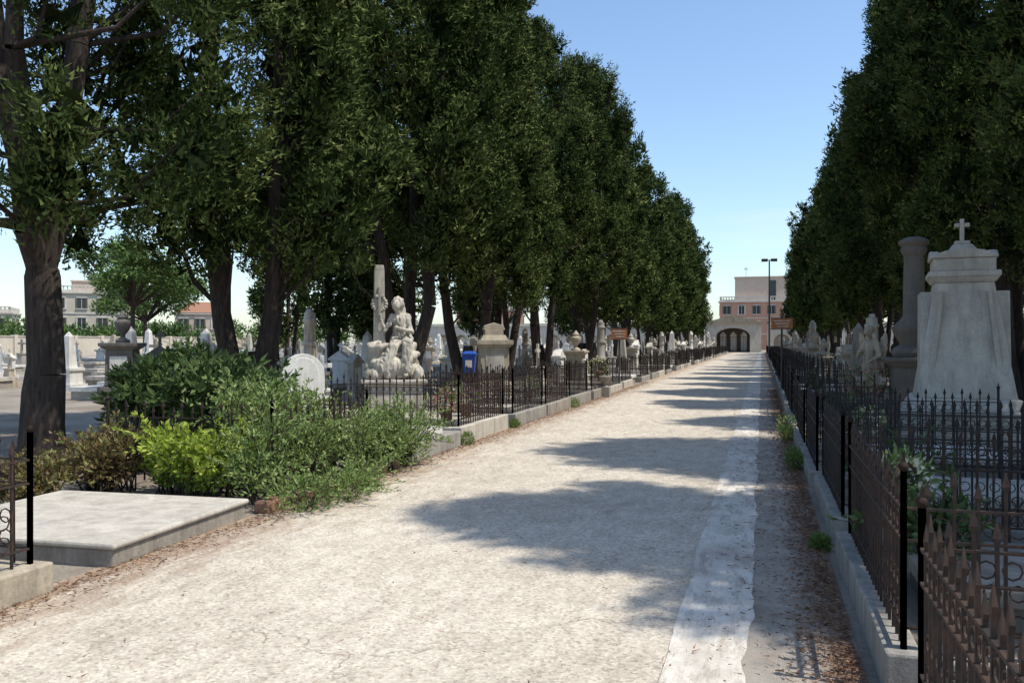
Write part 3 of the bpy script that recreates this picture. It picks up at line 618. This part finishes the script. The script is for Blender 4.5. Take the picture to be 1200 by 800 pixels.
flowers(-6.0,16.3,.3,M['pink'],.18,seed=9); flowers(.85,5.9,.4,M['cream'],.16,seed=10); flowers(-5.2,19.2,.3,M['cream'],.18,seed=12)
b=MB(); b.box(0,0,0,.3,.3,.3); b.lathe(0,0,[(.1,.3),(.06,.36),(.14,.46),(.17,.56),(.2,.58),(.19,.6)],16); ob('stone_planter',b.mesh('planter',[M['grey']]),(-4.35,24.4,0),0,bevel=.01)
# ---------------------------------------------------------------- signs, lamp, bin
def signpost(x,y,zc,w,h,rz):
    e=empty('direction_sign',(x,y,0),rz); b=MB(); b.cyl((0,0,-.1),(0,0,zc+h/2+.05),.03,.03,10); ob('post',b.mesh('post',[M['metal']]),parent=e)
    b=MB(); b.box(0,-.045,zc-h/2,zc+h/2,w,.02); 
    for k in range(3):
        q=zc+h*.26-k*h*.26; b.box(-w*.02+.02*k,-.058,q-h*.05,q+h*.05,w*(.75-.12*k),.004,1)
    b.box(0,-.045,zc+h/2,zc+h/2+.02,w+.04,.03,2); b.box(0,-.045,zc-h/2-.02,zc-h/2,w+.04,.03,2)
    ob('board',b.mesh('board',[M['sign_o'],M['sign_b'],M['metal']]),parent=e)
signpost(-4.5,27.9,1.85,.52,.34,math.radians(5)); signpost(.55,26,2.12,.6,.3,math.radians(5))
b=MB(); b.cyl((0,0,-.1),(0,0,8.8),.09,.06,12); b.cyl((0,0,-.02),(0,0,.5),.16,.14,12); b.cyl((-.4,0,8.8),(.4,0,8.8),.035,.035,8)
b.box(-.4,0,8.68,8.92,.55,.35); b.box(.4,0,8.68,8.92,.55,.35)
ob('street_lamp',b.mesh('street_lamp',[M['metal']]),(.62,79,0),0)
b=MB(); b.cyl((0,.16,-.1),(0,.16,1.2),.025,.025,8,1); b.frus(0,0,.85,1.28,.24,.2,.32,.28); b.box(0,0,1.28,1.31,.36,.32); b.frus(0,0,1.31,1.37,.34,.3,.2,.16); b.box(0,-.155,.98,1.15,.16,.012,2)
ob('waste_bin',b.mesh('waste_bin',[M['blue'],M['metal'],M['sign_b']]),(-6.75,19.4,0),.2,bevel=.01)
# ---------------------------------------------------------------- columbarium walls
def arcade(name,p0,p1,h,bay,depth,mat):
    a=Vector(p0);b_=Vector(p1); L=(b_-a).length; ang=math.atan2((b_-a).y,(b_-a).x); n=int(L/bay); bay=L/n
    e=empty(name,(a.x,a.y,0),ang); w=MB(); bk=MB(); R=bay*.36; sp=h-1.3-R if h>3.9 else h-.7-R
    for i in range(n):
        c=(i+.5)*bay
        w.box(i*bay,depth*.5,0,h,bay-2*R,depth); 
        K=10; pts=[(c+R*math.cos(math.pi*(1-t/K)),sp+R*math.sin(math.pi*(1-t/K))) for t in range(K+1)]
        for t in range(K):
            (x0,z0),(x1,z1)=pts[t],pts[t+1]; w.add([(x0,.01,z0),(x1,.01,z1),(x1,.01,h),(x0,.01,h)],[(0,1,2,3)]); w.add([(x0,.01,z0),(x1,.01,z1),(x1,depth,z1),(x0,depth,z0)],[(0,3,2,1)])
        for rzz in range(3): bk.box(c,depth-.06,.25+rzz*.75,.85+rzz*.75,1.1,.05,1)
    bk.box(L/2,depth+.15,0,h-.01,L,.3,0)
    w.box(L/2,depth/2,h,h+.12,L+1,depth+.4); w.box(L/2,depth/2,h+.12,h+.45,L+.6,depth,0)
    ob('arcade_front',w.mesh(name+'_front',[mat]),parent=e); ob('burial_niches',bk.mesh(name+'_back',[M['plaster'],M['marble_w']]),parent=e); return e
arcade('columbarium',(-64,131),(-8.5,131),4.0,3.0,1.4,M['plaster_w'])
arcade('columbarium',(1.2,131),(34,131),4.0,3.0,1.4,M['plaster_w'])
arcade('columbarium',(22,120),(22,2),3.6,3.2,1.4,M['plaster'])
b=MB(); b.box(0,0,0,2.1,.3,100); b.box(0,0,2.1,2.2,.45,100.2)
for k in range(26): b.box(.05,-50+k*4,0,2.3,.5,.45)
ob('cemetery_wall',b.mesh('cemetery_wall',[M['plaster']]),(-74,80,0))
e=empty('cemetery_gatehouse',(-4.1,129.5,0)); b=MB()
b.box(-3.2,2,0,4.2,1.6,4); b.box(3.2,2,0,4.2,1.6,4)
K=12;R=2.4
for t in range(K):
    x0,z0=R*math.cos(math.pi*(1-t/K)),2.4+1.2*math.sin(math.pi*(1-t/K)); x1,z1=R*math.cos(math.pi*(1-(t+1)/K)),2.4+1.2*math.sin(math.pi*(1-(t+1)/K))
    b.add([(x0,0,z0),(x1,0,z1),(x1,0,4.2),(x0,0,4.2)],[(0,1,2,3)]); b.add([(x0,0,z0),(x1,0,z1),(x1,4,z1),(x0,4,z0)],[(0,3,2,1)])
b.box(0,2,4.2,4.35,8.4,4.4); ob('walls',b.mesh('gate_walls',[M['plaster_w']]),parent=e)
b=MB(); b.prism([(-4.2,4.35),(4.2,4.35),(0,5.5)],-.3,4.2); ob('roof',b.mesh('gate_roof',[M['sand']]),parent=e)
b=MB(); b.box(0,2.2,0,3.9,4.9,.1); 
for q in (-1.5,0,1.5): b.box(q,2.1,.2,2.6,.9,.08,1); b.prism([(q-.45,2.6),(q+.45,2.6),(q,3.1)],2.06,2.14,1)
ob('gate_shade_panel',b.mesh('gate_dark',[M['passage_shade'],M['marble_w']]),parent=e)  # dark panel paints the opening's shade, with pale arched pieces in front
b=MB()
for k in range(13): b.box(-2.2+k*.366,.6,.05,2.2,.04,.04)
b.box(0,.6,2.2,2.26,4.6,.05); b.box(0,.6,.3,.36,4.6,.05); ob('iron_gate',b.mesh('iron_gate',[M['iron']]),parent=e)
# ---------------------------------------------------------------- houses
def house(name,x,y,rz,w,d,h,mat,floors,cols,roof='flat',upper=None,corn=None):
    e=empty(name,(x,y,0),rz); b=MB(); b.box(0,0,0,h,w,d); ob('walls',b.mesh('walls',[mat]),parent=e)
    t=MB(); t.box(0,0,h,h+.25,w+.5,d+.5); 
    for f_ in range(1,floors): t.box(0,-d/2-.04,f_*h/floors-.08,f_*h/floors+.08,w+.12,.1)
    if roof=='flat': 
        nb=int(w/.5)
        for q in range(nb): t.box(-w/2+(q+.5)*w/nb,-d/2+.1,h+.25,h+.95,.18 if q%6 else .4,.18)
        t.box(0,-d/2+.1,h+.95,h+1.1,w,.26); t.box(0,d/2-.1,h+.25,h+1.0,w,.2); t.box(-w/2+.1,0,h+.25,h+1,.2,d-.6); t.box(w/2-.1,0,h+.25,h+1,.2,d-.6)
    ob('cornices',t.mesh('cornice',[corn or M['plaster_w']]),parent=e)
    if roof=='hip':
        r=MB(); r.frus(0,0,h+.25,h+1.9,w+.6,d+.6,w*.45,.3); ob('roof',r.mesh('roof',[M['tile']]),parent=e)
    if upper:
        r=MB(); ux,uw,uh=upper; r.box(ux,.5,h+.26,h+uh,uw,d*.6); r.box(ux,.5,h+uh,h+uh+.2,uw+.3,d*.6+.3); r.cyl((ux-uw*.3,.5,h+uh),(ux-uw*.3,.5,h+uh+2.4),.04,.03,6,1)
        for q in range(-3,4): r.box(ux-uw*.3,.5,h+uh+1.9+.05*q,h+uh+1.92+.05*q,.9-abs(q)*.1,.02,1)
        r.box(ux+uw*.2,.5-d*.3-.03,h+.5,h+uh-.6,1.1,.1,2)
        ob('upper_storey',r.mesh('upper',[M['plaster_p'],M['metal'],M['window']]),parent=e)
    wn=MB(); fh=h/floors
    for side in (0,1):
        L=w if side==0 else d; nc=cols if side==0 else max(1,int(cols*d/w))
        for sg in ((-1,1) if side else (-1,)):
            for f_ in range(floors):
                for c_ in range(nc):
                    p=-L/2+(c_+.5)*L/nc; z0=f_*fh+fh*.25; z1=f_*fh+fh*.78
                    def bx(dx,za,zb_,sx,th,mt,off):
                        if side==0: wn.box(p+dx,-d/2-off,za,zb_,sx,th,mt)
                        else: wn.box(sg*(w/2+off),p+dx,za,zb_,th,sx,mt)
                    bx(0,z0,z1,1.0,.05,0,.01); bx(0,z0-.12,z0-.003,1.5,.22,1,.06); bx(0,z1+.003,z1+.14,1.4,.14,1,.05)
                    bx(-.62,z0,z1,.22,.12,2 if (c_+f_)%3 else 1,.04); bx(.62,z0,z1,.22,.12,2 if (c_+f_)%3 else 1,.04); bx(0,z0,z1,.06,.04,1,.04)
    ob('windows',wn.mesh('windows',[M['window'],M['plaster_w'],M['shutter']]),parent=e); return e
house('apartment_building',-93,100,math.radians(38),13,9,8.2,M['plaster'],3,5,'flat',(2,7,1.8))
house('villa',-78,106,math.radians(34),6.5,7,5.4,M['plaster_p'],2,3,'hip')
house('villa',-112,98,math.radians(38),12,8,5.6,M['plaster_w'],2,4,'flat')
house('town_house',-1.0,172,0,13.5,10,9.0,M['plaster_o'],3,5,'flat',(1,10,4.8))
house('town_house',10,178,0,8,8,11,M['plaster_p'],3,3,'flat',(0,5,2.5))
house('town_house',-16,186,0,9,8,6.0,M['plaster_w'],2,3,'flat')
house('town_house',-48,150,math.radians(15),12,8,7,M['plaster_o'],2,4,'flat'); house('town_house',-34,160,math.radians(10),10,8,6.5,M['plaster'],2,4,'hip')
# ---------------------------------------------------------------- light, sky, camera
EL=math.radians(62); az=math.radians(-6); AZx,AZy=math.cos(az),math.sin(az)
sd=Vector((math.cos(EL)*AZx,math.cos(EL)*AZy,math.sin(EL)))
L=bpy.data.lights.new('sun','SUN'); L.energy=5.0; L.angle=math.radians(.53); L.color=(1,.94,.84)
so=bpy.data.objects.new('sun',L); COL.objects.link(so); so.rotation_euler=sd.to_track_quat('Z','Y').to_euler()
w=bpy.data.worlds.new('World'); scene.world=w; w.use_nodes=True; nt=w.node_tree; nt.nodes.clear()
sk=N(nt,'ShaderNodeTexSky'); sk.sky_type='NISHITA'; sk.sun_disc=False; sk.sun_elevation=EL; sk.sun_rotation=math.atan2(sd.x,sd.y); sk.air_density=1.0; sk.dust_density=.8; sk.ozone_density=1.1
tc=N(nt,'ShaderNodeTexCoord'); mp=N(nt,'ShaderNodeMapping'); mp.inputs['Scale'].default_value=(1.2,1.2,5); nt.links.new(tc.outputs['Generated'],mp.inputs[0])
cn=noi(nt,mp.outputs[0],2.3,5,.6,.4); cf=ramp(nt,cn,[(.52,0.0),(.78,1.0)])
g_=mix(nt,1.0,sk.outputs[0],(1.42,1.52,1.58),'MULTIPLY')
c=mix(nt,mth(nt,'MULTIPLY',cf,.45),g_,(7.5,7.8,8.2))
bg=N(nt,'ShaderNodeBackground'); bg.inputs[1].default_value=.135; nt.links.new(c,bg.inputs[0]); o_=N(nt,'ShaderNodeOutputWorld'); nt.links.new(bg.outputs[0],o_.inputs[0])
cam=bpy.data.cameras.new('camera'); cam.lens=30; cam.sensor_width=36; cam.clip_end=3000; cam.clip_start=.05
co=bpy.data.objects.new('camera',cam); COL.objects.link(co); co.location=(0,0,1.6); co.rotation_euler=(math.radians(90),0,math.radians(16.33)); scene.camera=co
scene.view_settings.view_transform='Standard'; scene.view_settings.look='None'; scene.view_settings.exposure=0
print('done')
